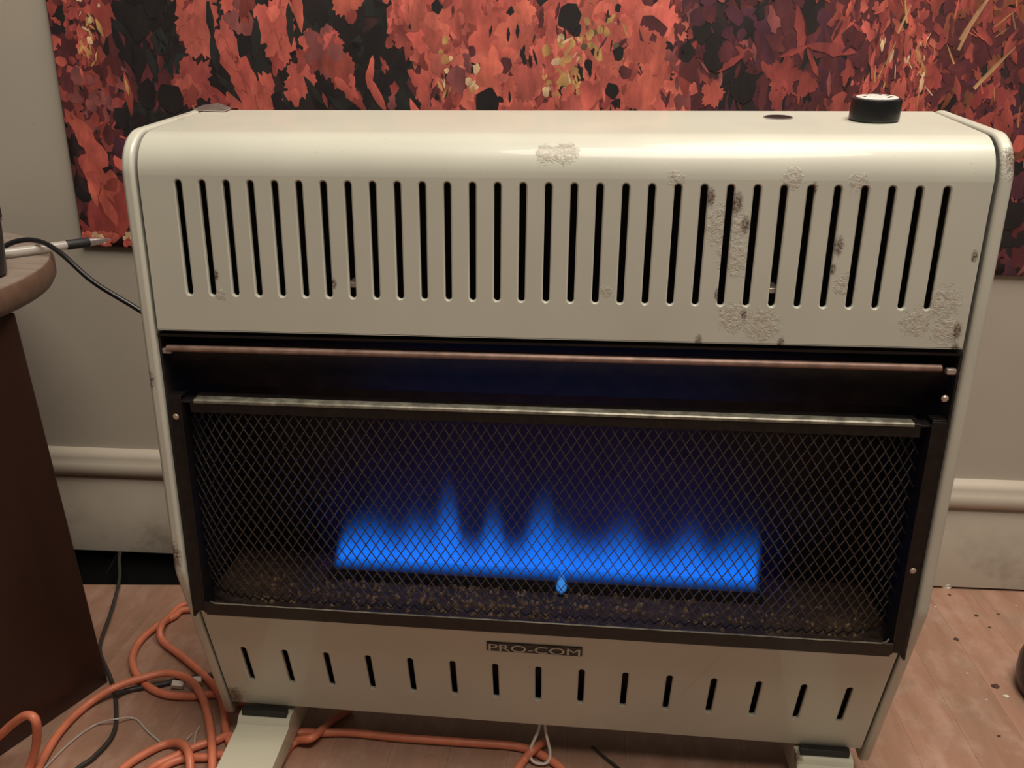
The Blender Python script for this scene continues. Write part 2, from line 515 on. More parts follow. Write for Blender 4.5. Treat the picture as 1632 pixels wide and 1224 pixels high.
# rust scale lying in the tray
rnd = random.Random(11)
mb = MB()
for k in range(420):
    x = rnd.uniform(-.30, .32); y = rnd.uniform(.026, .075); r = rnd.uniform(.0012, .0032)
    if rnd.random() < .3: x = rnd.gauss(-.06, .07)
    z = .211
    pts = []
    nn = 5
    for j in range(nn):
        a = 2*math.pi*j/nn + rnd.random()
        q = r*rnd.uniform(.6, 1.2)
        pts.append((x+q*math.cos(a), y+q*math.sin(a)))
    h = r*rnd.uniform(.5, 1.3)
    vs = [(p[0], p[1], z-.0002) for p in pts] + [(x+(p[0]-x)*.5, y+(p[1]-y)*.5, z+h) for p in pts]
    mb.add(vs, [tuple(range(nn, 2*nn))] + [(j, (j+1) % nn, nn+(j+1) % nn, nn+j) for j in range(nn)])
o = hpart(mb, 'rust_flakes', simple('rust_flakes', (.27, .175, .085), .75, 0, 120, .8, .3), tray); o['kind'] = 'stuff'

# rail below the hood
mb = MB()
mb.prism([(.004, .4845), (.0105, .4845), (.0115, .4865), (.011, .489), (.004, .4905), (.002, .4885), (.002, .486)], 'x', -.3365, .3285)
rail = hpart(mb, 'rail', M['rust_rail'], bevel=.0008)
for s in (-1, 1):
    mb = MB(); mb.box(*(sorted((s*.333, s*.341))), .004, .010, .482, .487)
    hpart(mb, 'rail_clip', M['bright_metal'], rail, bevel=.0012)
mb = MB()
mb.add([(-.341, .012, .4845), (.341, .012, .4845), (.341, .050, .438), (-.341, .050, .438)], [(0, 1, 2, 3)])
hpart(mb, 'deflector', M['firebox'], solid=.001)

# mesh guard: frame and expanded diamond mesh
GT, GB = .441, .2145
mb = MB()
mb.prism([(.020, .4405), (-.001, .4405), (-.002, .4395), (-.002, .4285), (0, .4285), (0, .4385), (.020, .4385)], 'x', -.318, .318)
mb.prism([(-.0015, .2270), (-.003, .2275), (-.0042, .2265), (.0, .2105), (.009, .2085), (.012, .2105), (.002, .2165)], 'x', -.327, .327)
for s in (-1, 1):
    xa, xb = sorted((s*.3405, s*.328))
    mb.box(xa, xb, .002, .004, .2135, .441)
    xa, xb = sorted((s*.3285, s*.327)); mb.box(xa, xb, -.001, .02, .2135, .438)
    xa, xb = sorted((s*.3285, s*.317)); mb.box(xa, xb, .003, .018, .4355, .4375)
    xa, xb = sorted((s*.3405, s*.3285)); mb.box(xa, xb, .003, .016, .440, .4425)
guard = hpart(mb, 'guard_frame', M['guard'], bevel=.0006)
M['lit_edge'] = simple('painted_lit_edge', (.20, .19, .15), .45, .4, 70, .6, .1)  # pale tone paints the light caught along the guard's top and bottom edges
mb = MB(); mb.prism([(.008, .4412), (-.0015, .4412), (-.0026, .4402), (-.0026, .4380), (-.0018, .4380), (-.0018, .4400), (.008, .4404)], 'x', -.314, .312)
hpart(mb, 'guard_top_highlight', M['lit_edge'], guard)
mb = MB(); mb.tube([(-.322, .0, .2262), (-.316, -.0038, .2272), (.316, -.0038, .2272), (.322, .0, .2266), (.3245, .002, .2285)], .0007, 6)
hpart(mb, 'guard_bottom_highlight', M['lit_edge'], guard)
def gsurf(x, z):
    e = max(0, abs(x)-.275)/.053
    b = max(0, (.252-z))/.03
    return .0005 + .018*e*e + .010*min(1, b)**2 - .004*math.sin(math.pi*max(0, min(1, (z-.22)/.21)))
PX, PZ = .0094, .0150
mb = MB()
nx = int(.654/PX); nz_ = int(.206/PZ)
def strand(a, b):
    a = Vector(a); b = Vector(b); d = (b-a).normalized()
    n1 = Vector((0, 1, -.55)).normalized(); n1 = (n1-d*n1.dot(d)).normalized(); n2 = d.cross(n1)
    w1, w2 = .00075, .00038
    vs = [p+n1*i*w1+n2*j*w2 for p in (a, b) for (i, j) in ((-1, -1), (1, -1), (1, 1), (-1, 1))]
    mb.add(vs, [(0, 1, 5, 4), (1, 2, 6, 5), (2, 3, 7, 6), (3, 0, 4, 7)])
rnd = random.Random(2)
def node(i, j):
    x = -.327 + PX*i*.5; z = .4285 - PZ*j*.5
    return (x, gsurf(x, z), z)
for j in range(0, nz_*2+1):
    for i in range(0, nx*2+1):
        if (i+j) % 2: continue
        a = node(i, j)
        for di in (-1, 1):
            if 0 <= i+di <= nx*2+1 and j+1 <= nz_*2+1:
                b = node(i+di, j+1)
                if b[2] > .2195: strand(a, b)
hpart(mb, 'guard_mesh', M['mesh'], guard)
for (x, z) in ((.3345, .462), (-.3345, .422), (.3345, .30)):
    mb = MB(); mb.lathe([(.0030, 0), (.0030, .001), (.0018, .002)], (x, .003, z), (0, -1, 0), 10)
    hpart(mb, 'screw', M['bright_metal'], guard, smooth=True)

# burner with flames
BY = .088
mb = MB()
mb.prism([(BY-.014, .211), (BY+.014, .211), (BY+.012, .2240), (BY-.012, .2240)], 'x', -.225, .225)
burner = hpart(mb, 'burner', M['firebox'], bevel=.001)
F0, F1, FZ = -.2215, .2205, .2240
tops = [(540, 38), (548, 52), (560, 62), (600, 71), (640, 62), (665, 78), (690, 74), (705, 96), (722, 123), (735, 92), (745, 60), (760, 56), (775, 70),
        (790, 93), (805, 72), (820, 56), (845, 76), (862, 110), (875, 113), (890, 82), (905, 78), (920, 66), (950, 64), (980, 78), (1000, 84),
        (1020, 68), (1050, 58), (1080, 72), (1100, 80), (1130, 62), (1160, 75), (1190, 76), (1203, 70)]
HMAX = .10
pts = [((x-535)/670, (h-18 if h < 70 else 52+(h-70)*.62)*.00074/HMAX) for x, h in tops]
def fh(u):
    for (a, b) in zip(pts, pts[1:]):
        if a[0] <= u <= b[0]: return a[1]+(b[1]-a[1])*(u-a[0])/(b[0]-a[0])
    return pts[0][1] if u < pts[0][0] else pts[-1][1]
def flame_shell(hscale, hadd, thick, ext, n=150):
    mb = MB(); ring = 12; vs = []; fs = []
    for i in range(n+1):
        u = i/n; x = F0-ext + (F1-F0+2*ext)*u
        h = fh(u)*HMAX*hscale + hadd
        e = min(1, .7+4*min(u, 1-u)*4)
        for k in range(ring):
            a = 2*math.pi*k/ring
            cy, cz = math.cos(a), math.sin(a)
            z = (h*(cz if cz > 0 else 0)) + (.006*cz if cz < 0 else 0)
            w = thick*(1 if cy > 0 else -1)*abs(cy)**.35
            vs.append((x, BY+w, FZ+z*e+.0005))
    for i in range(n):
        for k in range(ring):
            fs.append((i*ring+k, i*ring+(k+1) % ring, (i+1)*ring+(k+1) % ring, (i+1)*ring+k))
    fs.append(tuple(range(ring-1, -1, -1))); fs.append(tuple(n*ring+k for k in range(ring)))
    mb.add(vs, fs)
    return mb
t = NT('blue_gas_flame'); c = t.coord(); sep = t.n('ShaderNodeSeparateXYZ'); t.l(c, sep.inputs[0])
u = t.math('DIVIDE', t.math('SUBTRACT', sep.outputs[0], F0), F1-F0)
fcv = t.n('ShaderNodeFloatCurve'); t.l(u, fcv.inputs[1])
cv = fcv.mapping.curves[0]
while len(cv.points) < len(pts): cv.points.new(.5, .5)
for p_, q in zip(cv.points, pts): p_.location = q; p_.handle_type = 'AUTO'
fcv.mapping.update()
hz = t.math('MULTIPLY', fcv.outputs[0], HMAX)
edge = t.math('MULTIPLY', t.rng(u, .0, .012, 0, 1), t.rng(u, 1., .99, 0, 1))
zz = t.math('SUBTRACT', sep.outputs[2], FZ)
fade = t.math('EXPONENT', t.math('MULTIPLY', t.math('POWER', t.math('MAXIMUM', t.math('DIVIDE', zz, hz), 0.0), 2.6), -1.0))
foot_ = t.rng(zz, -.001, .007, .25, 1.0)
em = t.n('ShaderNodeEmission')
em.inputs[0].default_value = (.006, .19, 1.0, 1)
t.l(t.math('MULTIPLY', t.math('MULTIPLY', t.math('MULTIPLY', fade, foot_), edge), 36.0), em.inputs[1])
t.l(em.outputs[0], t.out.inputs[1])
flame = hpart(flame_shell(1.75, .012, .012, 0), 'flame', t.m, burner, smooth=True)
# wide faint violet glow of the burning gas above
t = NT('violet_flame_haze'); c = t.coord(); sep = t.n('ShaderNodeSeparateXYZ'); t.l(c, sep.inputs[0])
zz = t.rng(sep.outputs[2], FZ, FZ+.155, 1, 0)
uu = t.math('MULTIPLY', t.rng(sep.outputs[0], F0-.03, F0+.08, 0, 1), t.rng(sep.outputs[0], F1+.03, F1-.08, 0, 1))
nz = t.rng(t.noise(t.mapping(c, (1, 1, .5)), 22, 2, .5), .3, .7, .35, 1)
em = t.n('ShaderNodeEmission'); em.inputs[0].default_value = (.12, .07, .7, 1)
t.l(t.math('MULTIPLY', t.math('MULTIPLY', t.math('MULTIPLY', t.math('POWER', zz, 1.6), uu), nz), 2.6), em.inputs[1])
t.l(em.outputs[0], t.out.inputs[1])
mb = MB(); pr = []
for k in range(24):
    a = math.pi*k/23; pr.append((-.003+.245*math.cos(a), FZ+.03+.125*math.sin(a)))
pr += [(-.248, FZ+.001), (.242, FZ+.001)]
mb.prism(pr, 'y', BY-.016, BY+.016)
hpart(mb, 'flame_haze', t.m, burner)
t = NT('pilot_flame_blue'); em = t.n('ShaderNodeEmission'); em.inputs[0].default_value = (.05, .33, 1.0, 1); em.inputs[1].default_value = 60
t.l(em.outputs[0], t.out.inputs[1])
mb = MB(); mb.lathe([(.002, 0), (.0055, .004), (.006, .009), (.004, .016), (.001, .024)], (.020, BY-.017, .2135), (0, 0, 1), 14)
hpart(mb, 'pilot_flame', t.m, burner, smooth=True)
mb = MB(); mb.lathe([(.004, 0), (.004, .003)], (.020, BY-.017, .2105), (0, 0, 1), 12)
hpart(mb, 'pilot_nozzle', M['firebox'], burner, smooth=True)

# control knob, igniter button
kc = top_pt(.2735, .098)
mb = MB(); mb.lathe([(.0196, .0005), (.0206, .002), (.0204, .0168), (.0198, .0182), (.018, .0185)], kc, TOPN, 40)
knob = hpart(mb, 'control_knob', M['black_plastic'], smooth=True, angle=30)
mb = MB(); mb.lathe([(.0170, .0180), (.0170, .0192), (.0160, .0196)], kc, TOPN, 40)
cap = hpart(mb, 'knob_cap', simple('silver_knob_face', (.75, .74, .70), .35, .2, 400, .3), knob, smooth=True, angle=30)
mb = MB()
rr = random.Random(3)
for a in (-.9, -.2, .5, 1.1, 2.2, 3.3):
    u_ = Vector((1, 0, 0)); w_ = TOPN.cross(u_)
    mb.lathe([(.0014, .0194), (.0014, .0199)], kc + (u_*math.cos(a)+w_*math.sin(a))*.011, TOPN, 8)
hpart(mb, 'knob_marks', M['black_plastic'], knob)
mb = MB()
ic = top_pt(.1955, .110)
mb.lathe([(.0128, -.001), (.0128, .0006), (.0117, .0009)], ic, TOPN, 32)
ib = hpart(mb, 'igniter_button', M['steel'], smooth=True, angle=30)
mb = MB(); mb.lathe([(.0114, .0005), (.0114, .0011)], ic, TOPN, 32)  # black disc stands in for the dark inside of the recess
hpart(mb, 'button_recess_dark', M['black_plastic'], ib)
# bent bright bracket tabs showing through two slots, lifted corner of bare metal at the top left
for (x, z) in ((-.1637, .5475), (.1843, .5495)):
    mb = MB(); mb.box(x-.006, x+.006, .006, .03, z-.0022, z+.0022)
    hpart(mb, 'bracket_tab', M['bright_metal'], bevel=.0006)
q = top_pt(-.331, .142)
mb = MB()
mb.add([q+Vector((-.012, -.004, .001)), q+Vector((.014, -.008, .0005)), q+Vector((.016, .006, .003)), q+Vector((.002, .008, .0075)), q+Vector((-.012, .006, .0055)),
        q+Vector((-.02, 0, .002))], [(0, 1, 3), (1, 2, 3), (0, 3, 4), (0, 4, 5)])
hpart(mb, 'bent_corner', M['steel'], hood, solid=.0007)

# feet: sloped sheet metal channels reaching forwards
def foot(xa, xb, side):
    f_ = empty('foot'); f_.parent = heater; f_.location = -OFF
    # profile of the channel side: back high, front low
    top = [(.085, .047), (.050, .0455), (.046, .0445)]
    mb = MB()
    yb, yf = .135, -.075
    n_ = 10
    vs = []
    prof = [(yb, .048), (.118, .048), (.105, .048), (.052, .048), (.047, .0450), (.0445, .0405), (.040, .039), (-.02, .0335), (-.050, .030), (-.066, .028), (-.075, .0235), (-.077, .001)]
    nn = len(prof)
    skew = -.018*side*-1
    def sk(y): return (.135-y)*.0
    for x in (xa, xb):
        for (y, z) in prof: vs.append((x+sk(y), y, z))
    for x in (xa, xb):
        for (y, z) in prof: vs.append((x+sk(y), y, .0006 if (y < -.06 or y > .12) else .0135))
    fs = [(i, i+1, nn+i+1, nn+i) for i in range(nn-1)]
    fs += [(i, 2*nn+i, 2*nn+i+1, i+1) for i in range(nn-1)]
    fs += [(nn+i+1, 3*nn+i+1, 3*nn+i, nn+i) for i in range(nn-1)]
    mb.add(vs, fs)
    o = mb.build('foot_channel', M['enamel_foot'], f_, solid=.0012, bevel=.0012)
    mb = MB()
    mb.box(xa+.004, xb-.004, .050, .058, .0478, .0555)
    mb.build('foot_bracket', M['black_paint'], f_, bevel=.0005)
    return f_
foot(-.3300, -.2720, -1)
foot(.272, .330, 1)

# the old housing is racked a little: its upper right corner sits a few millimetres high
done = set()
for o in [q_ for ch in heater.children for q_ in ([ch] + list(ch.children))]:
    if o.type != 'MESH' or o.data.name in done or o.name.startswith(('foot', 'flame', 'pilot', 'burner')): continue
    done.add(o.data.name)
    for v in o.data.vertices:
        v.co.z += .0118*v.co.x*min(1.0, -.5+1.5*(v.co.z-.055)/.45)

# ------------------------------------------------------------------ wall hanging with leaf print
hang = empty('wall_hanging', wall_pt(.2, .004, .48))
tag(hang, 'wall tapestry printed with dense red and orange autumn leaves behind the heater', 'tapestry')
HX0, HX1, HZ1 = -.671, 1.25, 1.55
def hem(x): return .486 - .0095*(x+.67)
def cloth_y(x, z):
    return WALL_Y + WALL_K*x - .006 - .0010*math.sin(x*9.0+.6) - .0003*math.sin(x*14+z*6)*(.3+.7*max(0, 1-(z-.48)/.5))
def cl(x, z, off=0): return (x, cloth_y(x, z)-off, z)
mb = MB(); nxg, nzg = 150, 60
rnd = random.Random(8)
vs = []; fs = []
for j in range(nzg+1):
    for i in range(nxg+1):
        x = HX0 + (HX1-HX0)*i/nxg; z = hem(x) + (HZ1-hem(x))*j/nzg
        vs.append(cl(x, z))
for j in range(nzg):
    for i in range(nxg):
        a = j*(nxg+1)+i
        fs.append((a, a+1, a+nxg+2, a+nxg+1))
mb.add(vs, fs)
t = NT('printed_cloth_ground'); c = t.coord()
nz = t.noise(c, 7, 4, .6, .4); n2 = t.noise(t.mapping(c, (1, 1, .5)), 45, 4, .65)
col = t.ramp(nz, [(.30, (.012, .012, .012)), (.5, (.022, .012, .013)), (.7, (.06, .017, .015))])
col = t.mix(t.rng(n2, .52, .75, 0, .7), col, (.085, .022, .02))
M['cloth'] = t.pbr(col, .6, 0, None)
cloth = mb.build('cloth', M['cloth'], None, smooth=True, solid=.0008)
cloth.parent = hang; cloth.location = -hang.location

t = NT('leaf_print_inks'); at = t.n('ShaderNodeVertexColor'); at.layer_name = 'print'
c = t.coord(); nz = t.noise(t.mapping(c, (1, 1, .4)), 90, 3, .6)
hs = t.n('ShaderNodeHueSaturation'); t.l(at.outputs[0], hs.inputs['Color'])
t.l(t.rng(nz, .3, .7, .72, 1.18), hs.inputs['Value'])
M['print'] = t.pbr(hs.outputs[0], .55)
mb = MB()
layer = [0]
def leaf(x, z, size, ang, kind, col):
    """one printed leaf as a flat patch of ink lying on the cloth"""
    layer[0] += 1
    off = .00016 + layer[0]*2.5e-7
    P = []
    if kind == 'maple':
        lobes = rnd.choice((5, 5, 3)); N = 44
        ph = rnd.uniform(-.2, .2)
        for k in range(N):
            a = 2*math.pi*k/N
            d = .50 + .34*abs(math.cos(lobes*(a+ph)/2))**.8
            d *= .95 + (rnd.uniform(.02, .2) if k % 2 else -rnd.uniform(-.02, .08))
            P.append((d*math.cos(a)*.85, d*math.sin(a)))
    elif kind == 'lance':
        N = 7; w_ = rnd.uniform(.16, .30)
        L_ = [(math.sin(math.pi*k/N)**.8*w_*rnd.uniform(.8, 1.2), -1+2*k/N) for k in range(N+1)]
        P = [(a, b) for a, b in L_] + [(-a*rnd.uniform(.7, 1.2), b) for a, b in reversed(L_[1:-1])]
    elif kind == 'jag':
        N = 26
        f1, f2, g1, g2 = rnd.choice((2, 3)), rnd.choice((4, 5)), rnd.uniform(0, 6.28), rnd.uniform(0, 6.28)
        wd = rnd.uniform(.45, .75)
        for k in range(N):
            a = 2*math.pi*k/N
            d = .74 + .20*math.sin(f1*a+g1) + .15*math.sin(f2*a+g2) + rnd.uniform(-.09, .09)
            P.append((d*math.cos(a)*wd, d*math.sin(a)))
    elif kind == 'stroke':
        w_ = .09; P = [(w_, -1), (w_*.7, 0), (w_*.2, 1), (-w_*.2, 1), (-w_, 0), (-w_*.6, -1)]
    else:
        N = 9
        for k in range(N):
            a = 2*math.pi*k/N; d = rnd.uniform(.6, 1.05)
            P.append((d*math.cos(a)*.8, d*math.sin(a)))
    ca, sa = math.cos(ang), math.sin(ang)
    pts_ = []
    for (a, b) in P:
        X_ = x + size*(a*ca-b*sa); Z_ = z + size*(a*sa+b*ca)
        X_ = max(HX0+.0005, min(HX1, X_)); Z_ = max(hem(X_)+.0005, min(HZ1, Z_))
        pts_.append(cl(X_, Z_, off))
    n_ = len(pts_)
    xc = max(HX0+.001, min(HX1, x)); zc = max(hem(xc)+.001, z)
    vs_ = [cl(xc, zc, off)] + pts_
    b0 = len(mb.v)
    mb.v += [tuple(p) for p in vs_]
    dk = tuple(v*.62 for v in col)
    ph_ = rnd.uniform(0, 6.28); amp = rnd.uniform(.1, .38)
    sh = [1.0+amp*math.sin(2*math.pi*k/n_+ph_) for k in range(n_)]
    for k in range(n_):
        k2 = (k+1) % n_
        mb.f.append((b0, b0+1+k, b0+1+k2))
        mb.c.append((col, tuple(v*sh[k] for v in col), tuple(v*sh[k2] for v in col)))
def W2(u, v):
    p = on_wall(u, v, .006); return p.x, p.z
PXM = .000885                                     # metres per picture pixel at the wall
OR = (.50, .105, .080); ORB = (.60, .14, .10); RED = (.29, .055, .046); DUSK = (.24, .068, .065); MAR = (.10, .022, .026)
DKB = (.013, .009, .010); GOLD = (.50, .27, .10); CRM = (.70, .48, .28); DKG = (.017, .018, .017); PUR = (.075, .02, .035)
def vary(c_, a=.18):
    s_ = rnd.uniform(1-a, 1+a); return tuple(max(0, v*s_*rnd.uniform(.94, 1.06)) for v in c_)
def scatter(u0, u1, v0, v1, n_, kinds, cols, s0, s1, tilt=.5):
    for _ in range(n_):
        u_, v_ = rnd.uniform(u0, u1), rnd.uniform(v0, v1)
        x_, z_ = W2(u_, v_)
        leaf(x_, z_, rnd.uniform(s0, s1)*PXM, rnd.gauss(0, tilt), rnd.choice(kinds), vary(rnd.choice(cols)))
V0, V1 = -60, 215
# broad ground fields
scatter(80, 190, V0, 380, 110, ['jag', 'blob'], [MAR, RED, DKB, MAR], 12, 34)
scatter(190, 280, V0, V1, 60, ['blob', 'lance'], [DKB, DKG, DKB], 20, 40)
scatter(170, 280, 60, V1, 22, ['lance', 'blob'], [MAR, DKB], 12, 30, .3)
scatter(280, 560, V0, V1, 70, ['blob'], [DKG, DKB], 20, 40)
scatter(550, 680, V0, V1, 60, ['blob'], [DKG, DKB, DKB], 20, 40)
scatter(670, 1090, V0, V1, 130, ['jag', 'blob'], [RED, OR, MAR], 20, 48)
scatter(1060, 1360, V0, V1, 130, ['jag', 'blob', 'lance'], [DKB, MAR, MAR, PUR], 15, 40)
scatter(1340, 1700, V0, 300, 150, ['jag', 'blob'], [MAR, RED, RED, MAR], 18, 44)
scatter(1480, 1720, 150, 440, 120, ['jag', 'blob'], [MAR, PUR, DKB], 14, 34)
scatter(200, 1500, 210, 440, 120, ['jag', 'blob'], [MAR, RED, OR, DKB], 20, 50)
# left edge: small red and gold flecks
scatter(80, 150, V0, 130, 90, ['blob', 'jag'], [RED, OR, MAR, RED], 5, 14)
scatter(125, 160, V0, 110, 46, ['blob', 'lance'], [GOLD, CRM, RED, GOLD], 3, 9, .6)
scatter(100, 200, 110, 200, 40, ['blob', 'jag'], [RED, DUSK, MAR], 6, 18)
for u_, v_, s_, a_, k_, c_ in [(205, 150, 32, .05, 'lance', RED), (203, 138, 14, .1, 'lance', GOLD), (160, 45, 14, .3, 'lance', GOLD), (140, 82, 12, .5, 'jag', GOLD),
                               (135, 215, 40, .5, 'jag', OR), (150, 255, 52, .4, 'jag', OR), (175, 215, 20, .2, 'blob', MAR), (195, 235, 24, 0, 'blob', PUR),
                               (165, 300, 55, .3, 'jag', OR), (185, 330, 45, 0, 'blob', RED), (160, 345, 40, .2, 'blob', RED), (150, 310, 20, .2, 'lance', ORB)]:
    x_, z_ = W2(u_, v_); leaf(x_, z_, s_*PXM, a_, k_, vary(c_, .08))
for k in range(60):
    x_, z_ = W2(rnd.uniform(132, 320), rnd.uniform(372, 388)); leaf(x_, z_, rnd.uniform(4, 12)*PXM, 1.4+rnd.gauss(0, .3), 'blob', vary(rnd.choice([ORB, OR, CRM, ORB])))
# the big leaves of the left half
for u_, v_, s_, a_, k_, c_ in [(308, 25, 52, .15, 'maple', OR), (300, -30, 46, 0, 'maple', OR), (315, 60, 40, .3, 'maple', OR), (308, 130, 46, -.5, 'maple', RED), (300, 145, 30, 0, 'maple', OR),
                               (360, 60, 30, .2, 'jag', OR), (372, 95, 44, .45, 'lance', OR), (385, 120, 56, .5, 'jag', OR), (400, 160, 52, .5, 'maple', OR), (372, 30, 26, 0, 'jag', DUSK),
                               (395, 40, 20, 0, 'blob', DUSK), (390, 20, 18, .2, 'jag', RED), (345, 150, 26, .9, 'lance', RED), (355, 170, 34, .9, 'jag', RED),
                               (435, 40, 46, .1, 'maple', OR), (445, 70, 36, .2, 'maple', OR), (450, 20, 30, 0, 'jag', ORB), (475, 15, 32, .1, 'lance', OR), (440, 100, 22, 0, 'jag', RED), (425, 135, 26, 0, 'jag', OR),
                               (515, 82, 46, .05, 'maple', DUSK), (495, 70, 26, .2, 'maple', OR), (530, 68, 22, -.2, 'maple', OR), (540, 110, 36, .5, 'maple', RED), (478, 125, 34, -.3, 'maple', OR), (490, 100, 28, 0, 'maple', RED),
                               (555, 140, 26, .6, 'jag', OR), (570, 158, 20, .5, 'jag', RED), (465, 150, 24, .1, 'jag', OR), (408, 150, 36, .1, 'lance', OR), (420, 160, 26, -.1, 'jag', OR),
                               (590, 115, 24, -.2, 'lance', OR), (600, 150, 30, .5, 'lance', OR), (630, 30, 20, .3, 'blob', RED), (560, 25, 14, 0, 'blob', RED), (612, 105, 13, .2, 'jag', RED), (625, 165, 16, .3, 'jag', DUSK),
                               (518, 160, 12, .3, 'lance', RED), (620, 70, 9, 0, 'blob', RED), (628, 140, 10, 0, 'blob', RED)]:
    x_, z_ = W2(u_, v_); leaf(x_, z_, s_*PXM, a_, k_, vary(c_, .1))
for u_, v_, s_, a_ in [(335, 30, 30, .05), (342, 85, 26, .1), (365, 140, 28, .7), (350, 15, 16, 0), (408, 95, 24, .3), (462, 40, 30, 0), (500, 145, 26, .6), (535, 165, 20, .8), (408, 60, 30, -.1), (455, 160, 16, .4)]:
    x_, z_ = W2(u_, v_); leaf(x_, z_, s_*PXM, a_, 'lance', vary(DKG, .2))
scatter(280, 560, -60, -5, 30, ['maple', 'jag'], [OR, RED, DUSK], 20, 40)
# dense orange middle
scatter(620, 700, V0, 90, 60, ['lance', 'jag'], [OR, RED, OR], 8, 26, .35)
scatter(660, 1080, V0, V1, 420, ['lance', 'jag', 'jag', 'lance'], [OR, ORB, OR, RED, OR], 9, 36, .45)
scatter(690, 1080, V0, V1, 120, ['maple', 'jag'], [OR, ORB, OR], 16, 34, .4)
scatter(690, 1070, V0, V1, 70, ['lance', 'blob'], [DKB, MAR, DKB], 5, 15, .3)
scatter(865, 930, 60, 165, 60, ['blob', 'lance'], [GOLD, CRM, GOLD, OR], 4, 11, .4)
scatter(700, 760, 60, 160, 34, ['blob', 'lance'], [GOLD, RED, MAR, CRM], 4, 11, .4)
scatter(930, 1000, 20, 90, 24, ['blob', 'lance'], [GOLD, MAR, (.12, .09, .05)], 4, 12, .4)
for u_, v_, s_, a_, k_, c_ in [(905, 28, 24, .2, 'blob', DKB), (915, 45, 18, .3, 'blob', DKB), (982, 165, 12, .3, 'jag', DKB), (975, 145, 14, 0, 'blob', DKB), (995, 115, 14, .3, 'blob', MAR), (985, 85, 12, 0, 'blob', DKB),
                               (775, 160, 26, 1.2, 'blob', DKB), (728, 130, 22, .1, 'blob', DUSK), (745, 100, 16, .4, 'jag', DUSK), (810, 55, 10, 0, 'lance', DKB), (825, 50, 10, 0, 'lance', DKB),
                               (1040, 50, 26, .2, 'blob', MAR), (780, 110, 34, .1, 'jag', ORB), (1030, 70, 34, .2, 'maple', OR), (1045, 90, 34, 0, 'maple', OR), (1050, 125, 36, -.3, 'lance', OR), (840, 130, 34, .3, 'maple', OR), (940, 150, 26, .1, 'maple', OR), (1015, 150, 26, 0, 'maple', OR)]:
    x_, z_ = W2(u_, v_); leaf(x_, z_, s_*PXM, a_, k_, vary(c_, .1))
# darker right of the middle
scatter(1070, 1340, V0, V1, 90, ['lance', 'jag'], [DUSK, MAR, RED, MAR], 7, 22, .5)
for u_, v_, s_, a_, k_, c_ in [(1135, 150, 24, 0, 'maple', OR), (1100, 80, 18, -.6, 'lance', RED), (1165, 100, 26, -1.0, 'lance', RED), (1090, 125, 30, .2, 'lance', RED), (1180, 60, 14, .4, 'lance', RED),
                               (1275, 45, 32, .25, 'lance', RED), (1325, 78, 36, 1.45, 'lance', RED), (1265, 82, 22, -1.2, 'lance', RED), (1295, 100, 22, .5, 'lance', RED), (1250, 120, 32, .1, 'maple', RED),
                               (1225, 115, 18, .4, 'jag', RED), (1285, 135, 22, 0, 'maple', RED), (1240, 155, 26, -.2, 'jag', RED), (1215, 150, 30, 0, 'lance', MAR), (1185, 140, 26, 0, 'blob', DKB), (1140, 95, 24, 0, 'blob', DKB)]:
    x_, z_ = W2(u_, v_); leaf(x_, z_, s_*PXM, a_, k_, vary(c_, .1))
scatter(1085, 1215, V0, 130, 26, ['blob', 'lance'], [DKB, MAR, DKB, PUR], 10, 24, .4)
scatter(195, 275, V0, 190, 26, ['blob', 'lance'], [DKB, DKB, DKG], 14, 30, .3)
# fine strokes on the right
scatter(1350, 1490, V0, V1, 260, ['lance', 'jag', 'lance'], [RED, OR, RED, MAR, OR], 5, 20, .4)
scatter(1480, 1720, V0, 240, 230, ['jag', 'lance'], [RED, MAR, RED, MAR, (.2, .06, .03)], 7, 24, .5)
scatter(1390, 1480, 60, 170, 36, ['stroke', 'lance'], [CRM, GOLD, OR], 4, 12, .4)
scatter(1380, 1720, 0, 200, 34, ['stroke'], [GOLD, (.35, .16, .08), OR], 6, 20, .5)
for u_, v_, s_, a_ in [(1560, 20, 40, -.5), (1545, 45, 30, -.35), (1585, 108, 36, -.7), (1442, 30, 20, -.35), (1420, 85, 16, -.3), (1405, 112, 12, -.3)]:
    x_, z_ = W2(u_, v_); leaf(x_, z_, s_*PXM, a_, 'stroke', vary((.48, .26, .13), .1))
scatter(1580, 1720, 180, 430, 60, ['jag', 'lance'], [DUSK, RED, MAR, (.18, .03, .06)], 6, 18, .6)
for u_, v_, s_, a_, k_, c_ in [(1603, 185, 24, .1, 'lance', RED), (1590, 200, 18, .3, 'jag', RED), (1625, 230, 14, 0, 'blob', OR), (1612, 340, 26, 0, 'blob', DKB), (1620, 300, 20, 0, 'blob', PUR)]:
    x_, z_ = W2(u_, v_); leaf(x_, z_, s_*PXM, a_, k_, vary(c_, .1))
# the part of the print above the picture
for _ in range(800):
    leaf(rnd.uniform(HX0, HX1), rnd.uniform(.86, HZ1), rnd.uniform(.015, .05), rnd.gauss(0, .5), rnd.choice(['maple', 'jag', 'lance']), vary(rnd.choice([OR, RED, MAR, DUSK])))
pr_ = mb.build('leaf_print', M['print'], None)
pr_.parent = hang; pr_.location = -hang.location

